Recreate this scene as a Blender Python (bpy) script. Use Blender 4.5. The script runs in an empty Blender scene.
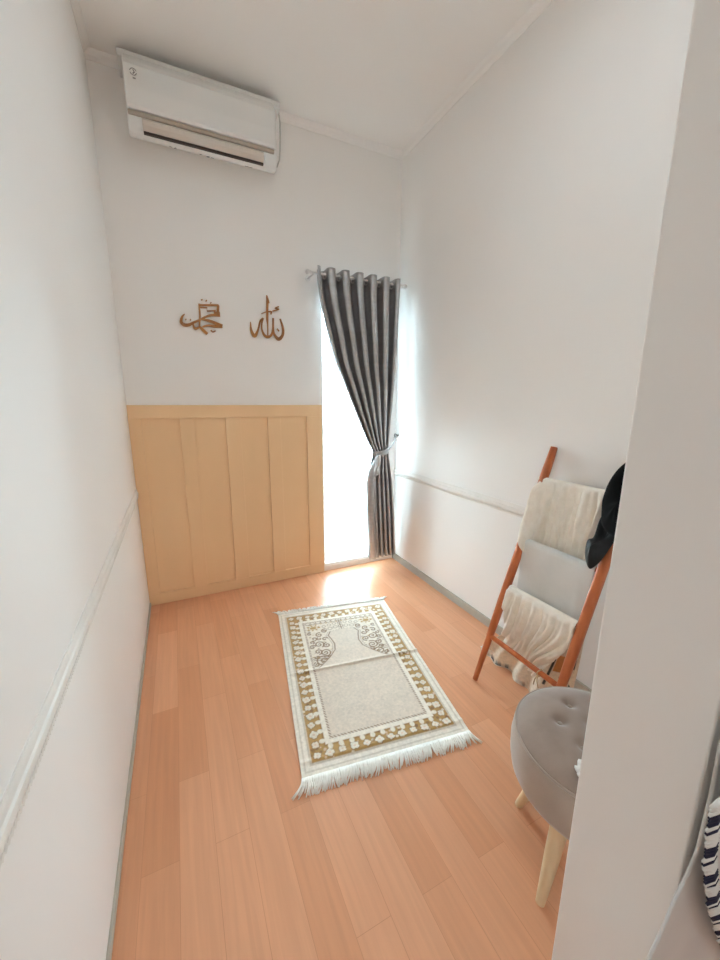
import bpy, bmesh, math, random
import numpy as np
from mathutils import Vector, Matrix, noise as mnoise

random.seed(7)
C = bpy.context.scene.collection
S = bpy.context.scene
PI = math.pi

# ------------------------------------------------------------------ materials
def mat(name, col, rough=0.6, metal=0.0, **kw):
    m = bpy.data.materials.new(name); m.use_nodes = True
    b = m.node_tree.nodes['Principled BSDF']
    b.inputs['Base Color'].default_value = (*col, 1)
    b.inputs['Roughness'].default_value = rough
    b.inputs['Metallic'].default_value = metal
    for k, v in kw.items(): b.inputs[k.replace('_', ' ')].default_value = v
    return m

def srgb(r, g, b):
    f = lambda c: (c/255/12.92) if c/255 <= .04045 else ((c/255+.055)/1.055)**2.4
    return (f(r), f(g), f(b))

def noise_mat(name, c1, c2, scale=(8, 8, 8), detail=3, rough=.6, bump=0.0, bscale=None, metal=0.0, coord='Object', **kw):
    m = mat(name, c1, rough, metal, **kw)
    nt = m.node_tree; N = nt.nodes; L = nt.links; b = N['Principled BSDF']
    tc = N.new('ShaderNodeTexCoord'); mp = N.new('ShaderNodeMapping'); mp.inputs['Scale'].default_value = scale
    L.new(tc.outputs[coord], mp.inputs['Vector'])
    n = N.new('ShaderNodeTexNoise'); n.inputs['Scale'].default_value = 1; n.inputs['Detail'].default_value = detail
    L.new(mp.outputs[0], n.inputs['Vector'])
    r = N.new('ShaderNodeValToRGB'); r.color_ramp.elements[0].position = .3; r.color_ramp.elements[1].position = .7
    r.color_ramp.elements[0].color = (*c1, 1); r.color_ramp.elements[1].color = (*c2, 1)
    L.new(n.outputs['Fac'], r.inputs[0]); L.new(r.outputs[0], b.inputs['Base Color'])
    if bump:
        n2 = N.new('ShaderNodeTexNoise'); n2.inputs['Scale'].default_value = bscale or 200; n2.inputs['Detail'].default_value = 2
        L.new(tc.outputs[coord], n2.inputs['Vector'])
        bp = N.new('ShaderNodeBump'); bp.inputs['Strength'].default_value = bump; bp.inputs['Distance'].default_value = .002
        L.new(n2.outputs['Fac'], bp.inputs['Height']); L.new(bp.outputs[0], b.inputs['Normal'])
    return m

WALL = noise_mat('wall_paint', srgb(244, 241, 238), srgb(241, 238, 235), (1.5,)*3, 2, .55, .08, 60)
CEIL = noise_mat('ceiling_paint', srgb(246, 243, 240), srgb(243, 240, 237), (1.2,)*3, 2, .7, .05, 60)
TRIM = noise_mat('white_trim', srgb(238, 233, 227), srgb(234, 229, 222), (6,)*3, 2, .4)
RAILM = noise_mat('rail_paint', srgb(236, 231, 225), srgb(229, 224, 218), (9,)*3, 3, .5)
BASEB = noise_mat('grey_baseboard', srgb(186, 180, 168), srgb(176, 170, 158), (5,)*3, 3, .4)
TAN = noise_mat('tan_wood_paint', srgb(238, 200, 156), srgb(232, 193, 149), (3, 3, 1.2), 3, .5, .05, 90)
WHITEP = mat('white_plastic', srgb(232, 231, 228), .35)
GREYP = mat('warm_grey_plastic', srgb(176, 164, 148), .4)
CREAMP = mat('louver_plastic', srgb(214, 203, 192), .4)
DARKP = mat('dark_slot', srgb(60, 44, 36), .6)
MARKP = mat('print_grey', srgb(120, 118, 116), .6)
CABLE = mat('cable_grey', srgb(190, 184, 178), .5)
GOLD = noise_mat('walnut_mdf', srgb(186, 128, 62), srgb(140, 90, 44), (20,)*3, 4, .4)
CHROME = mat('brushed_steel', (.80, .79, .78), .28, 1.0)
HOOKM = mat('dark_steel', (.16, .15, .15), .35, 1.0)
ALU = mat('window_white_frame', srgb(225, 226, 228), .35)
WOODR = noise_mat('reddish_teak', srgb(196, 108, 58), srgb(164, 82, 40), (30, 30, 3), 5, .33)
PALEW = noise_mat('pale_beech', srgb(228, 205, 170), srgb(214, 186, 146), (40, 40, 5), 4, .45)
VELVET = noise_mat('taupe_velvet', srgb(158, 138, 126), srgb(142, 123, 112), (14,)*3, 4, .8, .15, 300, Sheen_Weight=.5, Sheen_Roughness=.4)
VELSIDE = noise_mat('taupe_velvet_side', srgb(174, 157, 144), srgb(164, 147, 135), (10,)*3, 4, .8, .15, 300, Sheen_Weight=.4, Sheen_Roughness=.4)
CREAM = noise_mat('cream_cloth', srgb(246, 238, 226), srgb(236, 227, 213), (30,)*3, 4, .8, .5, 160, Sheen_Weight=.2)
GREYC = noise_mat('pale_grey_cloth', srgb(224, 222, 218), srgb(216, 214, 210), (12,)*3, 4, .75, .2, 400)
BLACKC = noise_mat('black_cloth', (.004, .004, .004), (.007, .007, .007), (30,)*3, 3, .9, Specular_IOR_Level=.15)
BLACKL = mat('black_shiny_cloth', (.007, .007, .008), .45, Specular_IOR_Level=.3)
SATIN = noise_mat('grey_satin', srgb(190, 189, 190), srgb(178, 177, 178), (3, 3, 40), 3, .36, .08, 300, metal=.92)
IVORYT = noise_mat('ivory_fringe', srgb(250, 247, 240), srgb(240, 235, 226), (60,)*3, 2, .8)
GARM = noise_mat('white_garment', srgb(226, 225, 223), srgb(216, 215, 214), (8,)*3, 3, .5, .1, 300)
NAVY = mat('navy_thread', srgb(26, 30, 58), .7)
WHITET = mat('white_thread', srgb(236, 234, 230), .7)
ROPE = mat('beige_cord', srgb(196, 168, 128), .7)
CONC = noise_mat('terrace_concrete', srgb(210, 200, 190), srgb(190, 180, 172), (3,)*3, 4, .8)

def floor_material():
    m = mat('laminate_floor', (.5, .3, .2), .3)
    nt = m.node_tree; N = nt.nodes; L = nt.links; b = N['Principled BSDF']
    tc = N.new('ShaderNodeTexCoord'); sp = N.new('ShaderNodeSeparateXYZ'); cb = N.new('ShaderNodeCombineXYZ')
    L.new(tc.outputs['Object'], sp.inputs[0]); L.new(sp.outputs['Y'], cb.inputs['X']); L.new(sp.outputs['X'], cb.inputs['Y'])
    br = N.new('ShaderNodeTexBrick'); L.new(cb.outputs[0], br.inputs['Vector'])
    br.offset = .41; br.offset_frequency = 2; br.squash = 1.0
    br.inputs['Scale'].default_value = 1; br.inputs['Brick Width'].default_value = .62
    br.inputs['Row Height'].default_value = .098; br.inputs['Mortar Size'].default_value = .0007
    br.inputs['Mortar Smooth'].default_value = .4; br.inputs['Bias'].default_value = 0
    br.inputs['Color1'].default_value = (*srgb(224, 165, 128), 1); br.inputs['Color2'].default_value = (*srgb(212, 150, 111), 1)
    br.inputs['Mortar'].default_value = (*srgb(196, 137, 99), 1)
    # fine grain along the boards
    mp = N.new('ShaderNodeMapping'); mp.inputs['Scale'].default_value = (70, 3.0, 1); L.new(tc.outputs['Object'], mp.inputs['Vector'])
    n = N.new('ShaderNodeTexNoise'); n.inputs['Scale'].default_value = 1; n.inputs['Detail'].default_value = 5; n.inputs['Distortion'].default_value = .6
    L.new(mp.outputs[0], n.inputs['Vector'])
    mr = N.new('ShaderNodeMapRange'); mr.inputs['To Min'].default_value = .86; mr.inputs['To Max'].default_value = 1.12
    L.new(n.outputs['Fac'], mr.inputs['Value'])
    mp2 = N.new('ShaderNodeMapping'); mp2.inputs['Scale'].default_value = (9, 1.2, 1); L.new(tc.outputs['Object'], mp2.inputs['Vector'])
    n2 = N.new('ShaderNodeTexNoise'); n2.inputs['Scale'].default_value = 1; n2.inputs['Detail'].default_value = 3; L.new(mp2.outputs[0], n2.inputs['Vector'])
    mr2 = N.new('ShaderNodeMapRange'); mr2.inputs['To Min'].default_value = .9; mr2.inputs['To Max'].default_value = 1.08
    L.new(n2.outputs['Fac'], mr2.inputs['Value'])
    mu = N.new('ShaderNodeMath'); mu.operation = 'MULTIPLY'; L.new(mr.outputs[0], mu.inputs[0]); L.new(mr2.outputs[0], mu.inputs[1])
    hs = N.new('ShaderNodeVectorMath'); hs.operation = 'SCALE'; L.new(br.outputs['Color'], hs.inputs[0]); L.new(mu.outputs[0], hs.inputs['Scale'])
    L.new(hs.outputs[0], b.inputs['Base Color'])
    rr = N.new('ShaderNodeMapRange'); rr.inputs['To Min'].default_value = .26; rr.inputs['To Max'].default_value = .40
    L.new(n2.outputs['Fac'], rr.inputs['Value']); L.new(rr.outputs[0], b.inputs['Roughness'])
    bp = N.new('ShaderNodeBump'); bp.inputs['Strength'].default_value = .15; bp.inputs['Distance'].default_value = .001; bp.invert = True
    L.new(br.outputs['Fac'], bp.inputs['Height']); L.new(bp.outputs[0], b.inputs['Normal'])
    b.inputs['Specular IOR Level'].default_value = .4
    return m
FLOOR = floor_material()

def sheer_material():
    m = bpy.data.materials.new('sheer_voile'); m.use_nodes = True
    nt = m.node_tree; N = nt.nodes; L = nt.links; N.remove(N['Principled BSDF']); out = N['Material Output']
    tr = N.new('ShaderNodeBsdfTransparent'); tl = N.new('ShaderNodeBsdfTranslucent'); df = N.new('ShaderNodeBsdfDiffuse')
    tl.inputs['Color'].default_value = (.9, .9, .9, 1); df.inputs['Color'].default_value = (.9, .9, .9, 1)
    # weave: the cloth is denser where it is seen edge on
    lw = N.new('ShaderNodeLayerWeight'); lw.inputs['Blend'].default_value = .35
    m1 = N.new('ShaderNodeMixShader'); m1.inputs[0].default_value = .4
    L.new(tl.outputs[0], m1.inputs[1]); L.new(df.outputs[0], m1.inputs[2])
    mr = N.new('ShaderNodeMapRange'); mr.inputs['To Min'].default_value = .55; mr.inputs['To Max'].default_value = .92
    L.new(lw.outputs['Facing'], mr.inputs['Value'])
    m2 = N.new('ShaderNodeMixShader'); L.new(mr.outputs[0], m2.inputs[0]); L.new(tr.outputs[0], m2.inputs[1]); L.new(m1.outputs[0], m2.inputs[2])
    L.new(m2.outputs[0], out.inputs[0])
    return m
SHEER = sheer_material()

def glass_material():
    m = bpy.data.materials.new('window_glass'); m.use_nodes = True
    nt = m.node_tree; N = nt.nodes; L = nt.links; N.remove(N['Principled BSDF']); out = N['Material Output']
    tr = N.new('ShaderNodeBsdfTransparent'); gl = N.new('ShaderNodeBsdfGlossy'); gl.inputs['Roughness'].default_value = .02
    tr.inputs['Color'].default_value = (.97, .98, .98, 1)
    fr = N.new('ShaderNodeFresnel'); fr.inputs['IOR'].default_value = 1.45
    mx = N.new('ShaderNodeMixShader'); L.new(fr.outputs[0], mx.inputs[0]); L.new(tr.outputs[0], mx.inputs[1]); L.new(gl.outputs[0], mx.inputs[2])
    L.new(mx.outputs[0], out.inputs[0])
    return m
GLASS = glass_material()

def attr_material(name, rough=.85, bump=.3, bscale=500):
    m = mat(name, (.7, .7, .7), rough)
    nt = m.node_tree; N = nt.nodes; L = nt.links; b = N['Principled BSDF']
    a = N.new('ShaderNodeAttribute'); a.attribute_name = 'weave'
    tc = N.new('ShaderNodeTexCoord'); n = N.new('ShaderNodeTexNoise'); n.inputs['Scale'].default_value = 90; n.inputs['Detail'].default_value = 4
    L.new(tc.outputs['Object'], n.inputs['Vector'])
    mr = N.new('ShaderNodeMapRange'); mr.inputs['To Min'].default_value = .72; mr.inputs['To Max'].default_value = 1.24
    L.new(n.outputs['Fac'], mr.inputs['Value'])
    s = N.new('ShaderNodeVectorMath'); s.operation = 'SCALE'; L.new(a.outputs['Color'], s.inputs[0]); L.new(mr.outputs[0], s.inputs['Scale'])
    L.new(s.outputs[0], b.inputs['Base Color'])
    n2 = N.new('ShaderNodeTexNoise'); n2.inputs['Scale'].default_value = bscale; L.new(tc.outputs['Object'], n2.inputs['Vector'])
    bp = N.new('ShaderNodeBump'); bp.inputs['Strength'].default_value = bump; bp.inputs['Distance'].default_value = .002
    L.new(n2.outputs['Fac'], bp.inputs['Height']); L.new(bp.outputs[0], b.inputs['Normal'])
    b.inputs['Sheen Weight'].default_value = .2
    return m
RUGM = attr_material('woven_rug'); PATT = attr_material('patterned_scarf', .8, .2)

# ------------------------------------------------------------------ geometry helpers
class MB:
    """collects shapes for ONE mesh object"""
    def __init__(self): self.v = []; self.f = []
    def add(self, vs, fs):
        o = len(self.v); self.v += [tuple(p) for p in vs]; self.f += [tuple(i+o for i in q) for q in fs]; return self
    def box(self, a, b):
        (x0, y0, z0), (x1, y1, z1) = a, b
        v = [(x, y, z) for z in (z0, z1) for y in (y0, y1) for x in (x0, x1)]
        return self.add(v, [(0, 2, 3, 1), (4, 5, 7, 6), (0, 1, 5, 4), (2, 6, 7, 3), (0, 4, 6, 2), (1, 3, 7, 5)])
    def tube(self, pts, r, seg=12, cap=True, sy=1.0):
        pts = [Vector(p) for p in pts]; n = len(pts)
        rs = r if isinstance(r, (list, tuple)) else [r]*n
        vs = []; fs = []; prev = None
        for i, p in enumerate(pts):
            t = (pts[min(i+1, n-1)] - pts[max(i-1, 0)]).normalized()
            if prev is None:
                u = t.orthogonal().normalized()
                if abs(t.z) < .99: u = t.cross(Vector((0, 0, 1))).normalized()
                else: u = Vector((1, 0, 0))
            else: u = (prev - t*prev.dot(t)).normalized()
            prev = u; w = t.cross(u)
            for k in range(seg):
                a = 2*PI*k/seg; vs.append(p + (u*math.cos(a) + w*math.sin(a)*sy)*rs[i])
        for i in range(n-1):
            for k in range(seg):
                a = i*seg+k; b = i*seg+(k+1) % seg; fs.append((a, b, b+seg, a+seg))
        if cap: fs.append(tuple(reversed(range(seg)))); fs.append(tuple((n-1)*seg+k for k in range(seg)))
        return self.add(vs, fs)
    def lathe(self, prof, c, seg=40, axis='z'):
        vs = []; fs = []; n = len(prof)
        for r, z in prof:
            for k in range(seg):
                a = 2*PI*k/seg; x, y = r*math.cos(a), r*math.sin(a)
                p = (x, y, z) if axis == 'z' else ((z, x, y) if axis == 'x' else (x, z, y))
                vs.append((c[0]+p[0], c[1]+p[1], c[2]+p[2]))
        for i in range(n-1):
            for k in range(seg):
                a = i*seg+k; b = i*seg+(k+1) % seg; fs.append((a, b, b+seg, a+seg))
        fs.append(tuple(reversed(range(seg)))); fs.append(tuple((n-1)*seg+k for k in range(seg)))
        return self.add(vs, fs)
    def prism(self, poly, axis, a, b):
        """poly in the two other axes, extruded from a to b along axis"""
        n = len(poly)
        def P(q, t):
            return (t, q[0], q[1]) if axis == 'x' else ((q[0], t, q[1]) if axis == 'y' else (q[0], q[1], t))
        vs = [P(q, a) for q in poly]+[P(q, b) for q in poly]
        fs = [tuple(range(n)), tuple(reversed(range(n, 2*n)))]+[(i, i+n, (i+1) % n+n, (i+1) % n) for i in range(n)]
        return self.add(vs, fs)
    def grid(self, fn, nu, nv, wrap=False):
        vs = [fn(i/nu, j/nv) for j in range(nv+1) for i in range(nu+1)]
        fs = [(j*(nu+1)+i, j*(nu+1)+i+1, (j+1)*(nu+1)+i+1, (j+1)*(nu+1)+i) for j in range(nv) for i in range(nu)]
        return self.add(vs, fs)
    def build(self, name, m, parent=None, smooth=False, bevel=0, solid=0, sub=0, origin=None, auto=None):
        me = bpy.data.meshes.new(name)
        if origin is None and parent is not None:
            root = parent
            while root.parent is not None: root = root.parent
            origin = root.location
        o_ = Vector(origin) if origin is not None else Vector((0, 0, 0))
        base = Vector((0, 0, 0))
        me.from_pydata([tuple(Vector(p)-o_) for p in self.v], [], self.f); me.update()
        bm = bmesh.new(); bm.from_mesh(me); bmesh.ops.recalc_face_normals(bm, faces=bm.faces); bm.to_mesh(me); bm.free()
        ob = bpy.data.objects.new(name, me); C.objects.link(ob); me.materials.append(m)
        if parent is not None:
            ob.parent = parent
        else: ob.location = o_
        if smooth:
            for p in me.polygons: p.use_smooth = True
            if auto: me.set_sharp_from_angle(angle=math.radians(auto))
        if bevel:
            md = ob.modifiers.new('bevel', 'BEVEL'); md.width = bevel; md.segments = 3; md.limit_method = 'ANGLE'; md.angle_limit = math.radians(40)
        if solid:
            md = ob.modifiers.new('thickness', 'SOLIDIFY'); md.thickness = solid; md.offset = 0
        if sub:
            md = ob.modifiers.new('smooth', 'SUBSURF'); md.levels = sub; md.render_levels = sub
        return ob

def tag(o, label=None, cat=None, group=None, kind=None):
    if label: o['label'] = label
    if cat: o['category'] = cat
    if group: o['group'] = group
    if kind: o['kind'] = kind
    return o

def thing(name, loc, label=None, cat=None, group=None, kind=None):
    o = bpy.data.objects.new(name, None); C.objects.link(o); o.location = loc; o.empty_display_size = .05
    bpy.context.view_layer.update()
    return tag(o, label, cat, group, kind)

def smooth(a, b, x):
    t = max(0, min(1, (x-a)/(b-a))); return t*t*(3-2*t)
def lerp(a, b, t): return a+(b-a)*t
def interp(x, xs, ys): return float(np.interp(x, xs, ys))

def interp_smooth(x, xs, ys):
    if x <= xs[0]: return ys[0]
    if x >= xs[-1]: return ys[-1]
    for i in range(len(xs)-1):
        if x <= xs[i+1]: return lerp(ys[i], ys[i+1], smooth(xs[i], xs[i+1], x))

# ------------------------------------------------------------------ room shell
XL, XR, D, H = -.2546, 1.5618, 2.6043, 2.97
YE0, YE1, XE = .147, .279, .50           # the entry wall and its end
WX0, WX1, WZ0, WZ1 = .950, 1.445, .055, 2.05   # far window opening
HY = -2.2; HX = 1.9
T = .14

tag(MB().box((XL-T, HY-T, -.1), (HX+T, D+T, 0)).build('floor', FLOOR), kind='structure')
tag(MB().box((XL-T, HY-T, H), (HX+T, D+T, H+.1)).build('ceiling', CEIL), kind='structure')
tag(MB().box((XL-T, HY-T, 0), (XL, D+T, H)).build('wall_left', WALL), kind='structure')
tag(MB().box((XR, YE0, 0), (XR+T, D+T, H)).build('wall_right', WALL), kind='structure')
wb = MB().box((XL, D, 0), (WX0, D+T, H)).box((WX1, D, 0), (XR, D+T, H)).box((WX0, D, WZ1), (WX1, D+T, H)).box((WX0, D, 0), (WX1, D+T, WZ0))
tag(wb.build('wall_back', WALL), kind='structure')
we = MB().box((XE, YE0, 0), (XR, YE1, H)).box((XL, YE0, 2.15), (XE, YE1, H)).box((XR+T, YE0, 0), (HX, YE1, H))
tag(we.build('wall_entry', WALL, bevel=.003), kind='structure')
tag(MB().box((HX, HY, 0), (HX+T, YE1, H)).build('wall_hall_right', WALL), kind='structure')
wr = MB().box((XL, HY-T, 0), (HX, HY, H))
tag(wr.build('wall_hall_rear', WALL), kind='structure')
tag(MB().box((-6, D+T+.01, -.14), (9, 12, -.04)).build('ground', CONC), kind='structure')

# windows
def window(n, x0, x1, z0, z1, y0, y1, transom, dirn):
    w = thing('window_%d' % n, ((x0+x1)/2, (y0+y1)/2, z0), kind='structure')
    f = MB(); b = .035
    f.box((x0, y0, z0), (x0+b, y1, z1)).box((x1-b, y0, z0), (x1, y1, z1)).box((x0+b, y0, z1-b), (x1-b, y1, z1)).box((x0+b, y0, z0), (x1-b, y1, z0+b))
    for t in transom: f.box((x0+b, y0, t-.018), (x1-b, y1, t+.018))
    fr_ = f.build('window_frame', ALU, w, bevel=.002)
    ym = (y0+y1)/2; zs = [z0+b]+[t for t in transom]+[z1-b]
    for i in range(len(zs)-1):
        za = zs[i]+(.018 if i else 0); zb = zs[i+1]-(.018 if i < len(zs)-2 else 0)
        MB().box((x0+b, ym-.002, za), (x1-b, ym+.002, zb)).build('window_pane', GLASS, fr_)
    return w
window(1, WX0, WX1, WZ0, WZ1, D+.07, D+.12, [.76], 1)

# baseboards, chair rails, cornice
def bar(name, a, b, m, bev=.002):
    return tag(MB().box(a, b).build(name, m, bevel=bev), kind='structure')
bar('baseboard_right', (XR-.012, YE1, 0), (XR, D, .052), BASEB)
bar('baseboard_left', (XL, HY, 0), (XL+.008, D, .024), BASEB)
bar('baseboard_back', (.935, D-.008, 0), (XR-.012, D, .04), TRIM)

def chair_rail(name, x, s, y0, y1, z):
    # moulded strip: two flat fillets with a roped bead between them
    prof = [(x, z-.030), (x+s*.004, z-.030), (x+s*.006, z-.024), (x+s*.006, z-.012), (x+s*.009, z-.008), (x+s*.010, z), (x+s*.009, z+.008), (x+s*.006, z+.012), (x+s*.005, z+.022), (x+s*.003, z+.030), (x, z+.030)]
    m = MB()
    vs = [(p[0], y, p[1]) for y in (y0, y1) for p in prof]; n = len(prof)
    m.add(vs, [(i, i+1, i+1+n, i+n) for i in range(n-1)]+[tuple(range(n)), tuple(range(n, 2*n))])
    pts = []; k = int((y1-y0)/.011)
    for i in range(k):
        y = y0+.006+i*.011
        m.tube([(x+s*.0065, y-.004, z-.021), (x+s*.0065, y+.004, z-.014)], .0028, 6)
    o = m.build(name, RAILM); return tag(o, kind='structure')
chair_rail('trim_left', XL, 1, HY, D-.0195, .745)
chair_rail('trim_right', XR, -1, YE1, D, .745)
def cornice(name, pts):
    m = MB(); (ax, ay), (bx, by), (nx, ny) = pts
    prof = [(0, -.036), (.004, -.036), (.007, -.030), (.013, -.020), (.022, -.012), (.026, -.006), (.030, 0), (0, 0)]
    n = len(prof); vs = [(x+nx*p[0], y+ny*p[0], H+p[1]) for (x, y) in ((ax, ay), (bx, by)) for p in prof]
    m.add(vs, [(i, (i+1) % n, (i+1) % n+n, i+n) for i in range(n)]+[tuple(range(n)), tuple(range(n, 2*n))])
    return tag(m.build(name, CEIL), kind='structure')
cornice('trim_ceiling_back', ((XL, D), (XR, D), (0, -1)))
cornice('trim_ceiling_left', ((XL, YE1), (XL, D-.042), (1, 0)))
cornice('trim_ceiling_right', ((XR, YE1), (XR, D-.042), (-1, 0)))

# ------------------------------------------------------------------ wall panel (tan board and battens)
PX0, PX1, PZ = XL+.001, .938, 1.271
w = thing('wainscot_panel', (.34, D-.001, 0), 'tan board and batten wainscot panel covering the lower back wall left of the window', 'wall panel')
MB().box((PX0, D-.006, .001), (PX1, D-.0005, PZ-.001)).build('backing_board', TAN, w)
sx = [(PX0, -.188), (.016, .100), (.283, .376), (.551, .639), (.824, PX1)]
for a, b in sx: MB().box((a, D-.018, .075), (b, D-.006, 1.192)).build('stile', TAN, w, bevel=.0015)
MB().box((PX0, D-.018, 1.192), (PX1, D-.006, PZ)).build('top_rail', TAN, w, bevel=.0015)
MB().box((PX0, D-.018, .001), (PX1, D-.006, .075)).build('bottom_rail', TAN, w, bevel=.0015)

# ------------------------------------------------------------------ air conditioner
ac = thing('air_conditioner', (.29, D, 2.53), 'white split air conditioner mounted high on the back wall under the ceiling', 'air conditioner')
prof = [(D, 2.925), (2.475, 2.925), (2.455, 2.915), (2.405, 2.865), (2.392, 2.845), (2.392, 2.640), (2.398, 2.605), (2.412, 2.575), (2.432, 2.566), (2.47, 2.578), (D, 2.648)]
MB().prism(prof, 'x', -.090, .628).build('housing', WHITEP, ac, bevel=.006, smooth=True, auto=35)
MB().box((-.112, 2.455, 2.900), (.672, D, 2.934)).build('top_grille', WHITEP, ac, bevel=.005)
MB().prism([(2.395, 2.850), (2.380, 2.835), (2.374, 2.74), (2.374, 2.668), (2.380, 2.655), (2.395, 2.655)], 'x', -.086, .614).build('front_panel', WHITEP, ac, bevel=.003)
MB().box((-.085, 2.381, 2.633), (.610, 2.399, 2.651)).build('trim_strip', GREYP, ac, bevel=.003)
lv = MB().prism([(2.388, 2.629), (2.384, 2.62), (2.386, 2.602), (2.396, 2.586), (2.403, 2.583), (2.410, 2.59), (2.398, 2.629)], 'x', -.028, .552).build('louver', CREAMP, ac, bevel=.0015)
MB().box((-.026, 2.400, 2.574), (.552, 2.425, 2.583)).build('outlet_slot', DARKP, ac)
for xx in (-.036, .556): MB().prism([(2.386, 2.63), (2.390, 2.585), (2.399, 2.585), (2.399, 2.63)], 'x', xx, xx+.006).build('side_cheek', WHITEP, ac)
# efficiency mark and little printed symbols
st = MB().lathe([(.0165, 0), (.0165, -.0012)], (-.046, 2.3745, 2.800), 28, 'y')
lg = st.build('round_sticker', WHITEP, ac)
rg = MB()
for a0, a1 in ((20, 170), (200, 350)):
    rg.tube([(-.046+.0135*math.cos(math.radians(a)), 2.3728, 2.800+.0135*math.sin(math.radians(a))) for a in range(a0, a1+1, 10)], .0013, 6)
rg.tube([(-.046, 2.3728, 2.808), (-.041, 2.3728, 2.799), (-.048, 2.3728, 2.792)], .0022, 6).tube([(-.050, 2.3728, 2.775), (-.038, 2.3728, 2.775)], .0022, 6)
rg.build('sticker_print', MARKP, lg)
pm = MB()
pm.prism([(.095, 2.5), (.115, 2.5), (.105, 2.485)], 'y', 0, .001)
pm = MB().add([(.098, 2.412, 2.562), (.120, 2.412, 2.562), (.109, 2.420, 2.551)], [(0, 1, 2)])
def on_body(x, t):  # a point just outside the rounded underside
    return (x, lerp(2.433, 2.50, t), lerp(2.5645, 2.5895, t))
pm = None
def mk(x0, x1, t0, t1):
    pm.tube([on_body(x0, t0), on_body(x1, t1)], .0014, 6)
for grp in ([(.108, .118, .55, .55), (.108, .113, .55, .2), (.118, .113, .55, .2)], [(.085, .098, .3, .3)],
            [(.265, .277, .3, .3), (.277, .277, .3, .6), (.265, .265, .3, .6), (.265, .277, .6, .6)], [(.228, .240, .25, .25)], [(.286, .300, .45, .45)], [(.46, .50, .3, .3)]):
    pm = MB()
    for q in grp: mk(*q)
    pm.build('printed_symbol', MARKP, ac)
cb = MB().tube([(.672, 2.50, 2.915), (.695, 2.56, 2.895), (.700, 2.585, 2.84), (.697, 2.588, 2.78), (.692, 2.588, 2.72), (.675, 2.585, 2.68), (.650, 2.58, 2.665), (.622, 2.57, 2.66)], .0042, 8)
cb.build('power_cable', CABLE, ac, smooth=True)

# ------------------------------------------------------------------ calligraphy on the back wall
ALLAH = [
 ([(0.5829, 1.9545), (0.5870, 1.930), (0.5904, 1.908)], [.004, .011, .013]),
 ([(0.5863, 1.9234), (0.5833, 1.8778), (0.5806, 1.8182), (0.5817, 1.7769), (0.5797, 1.7118)], [.011, .010, .010, .006, .005]),
 ([(0.5539, 1.8158), (0.5441, 1.7829), (0.5433, 1.7461), (0.5564, 1.7147), (0.5779, 1.7032), (0.6032, 1.7182), (0.6149, 1.7611), (0.6184, 1.8217)], [.008, .007, .007, .010, .012, .010, .008, .008]),
 ([(0.5539, 1.8158), (0.5351, 1.7959), (0.5192, 1.7442), (0.4956, 1.7033), (0.4759, 1.7362), (0.4739, 1.786)], [.006, .008, .008, .015, .010, .003]),
 ([(0.6184, 1.8217), (0.6166, 1.7426), (0.6302, 1.7107), (0.6522, 1.6958), (0.677, 1.7236), (0.6801, 1.7664), (0.6646, 1.8212)], [.008, .009, .011, .016, .012, .010, .006]),
 ([(0.5455, 1.8414), (0.5774, 1.8545), (0.6068, 1.8596), (0.6051, 1.8434)], [.003, .005, .006, .006]),
 ([(0.6168, 1.8638), (0.6578, 1.878), (0.6348, 1.883), (0.6585, 1.8946)], [.005]*4),
 ([(0.6411, 1.7585), (0.6551, 1.7442)], [.005, .005])]
MUH = [
 ([(0.1796, 1.8624), (0.1793, 1.7976), (0.172, 1.7315)], [.006, .008, .007]),
 ([(0.1836, 1.8546), (0.2893, 1.8646)], [.007, .008]),
 ([(0.1826, 1.842), (0.222, 1.8437), (0.2206, 1.8249), (0.2705, 1.8322)], [.005]*4),
 ([(0.2869, 1.8644), (0.2819, 1.8262)], [.010, .011]),
 ([(0.2596, 1.8163), (0.293, 1.8171)], [.014, .016]),
 ([(0.2927, 1.8083), (0.2449, 1.8038), (0.2112, 1.7913), (0.1773, 1.7718), (0.144, 1.7549), (0.1154, 1.7385), (0.0883, 1.7362), (0.0739, 1.7511), (0.0807, 1.7792), (0.0955, 1.7966)], [.012, .010, .008, .008, .009, .012, .014, .012, .008, .003]),
 ([(0.1823, 1.7769), (0.233, 1.7697), (0.3031, 1.7471)], [.007, .012, .013]),
 ([(0.3027, 1.7422), (0.2594, 1.7411), (0.2217, 1.7427), (0.1883, 1.7328)], [.010, .012, .009, .006]),
 ([(0.1743, 1.7317), (0.1916, 1.7142), (0.2135, 1.6945)], [.008, .012, .011]),
 ([(0.1743, 1.7317), (0.1458, 1.72), (0.1365, 1.7472)], [.007, .010, .006]),
 ([(0.1953, 1.888), (0.1976, 1.8828)], [.007]*2), ([(0.218, 1.8841), (0.2233, 1.8809)], [.007]*2), ([(0.2429, 1.8747), (0.2483, 1.8725)], [.007]*2),
 ([(0.0976, 1.7679), (0.1023, 1.7656)], [.006]*2), ([(0.1223, 1.7683), (0.1276, 1.766)], [.006]*2),
 ([(0.2341, 1.7175), (0.2453, 1.7089), (0.2615, 1.7159)], [.005]*3)]
def catmull(pts, n=7):
    P = [np.array(p, float) for p in pts]
    if len(P) < 3: return [tuple(p) for p in P]
    Q = [2*P[0]-P[1]]+P+[2*P[-1]-P[-2]]; o = []
    for i in range(1, len(Q)-2):
        for k in range(n):
            t = k/n; o.append(tuple(.5*((2*Q[i])+(-Q[i-1]+Q[i+1])*t+(2*Q[i-1]-5*Q[i]+4*Q[i+1]-Q[i+2])*t*t+(-Q[i-1]+3*Q[i]-3*Q[i+1]+Q[i+2])*t**3)))
    o.append(tuple(P[-1])); return o
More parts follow.
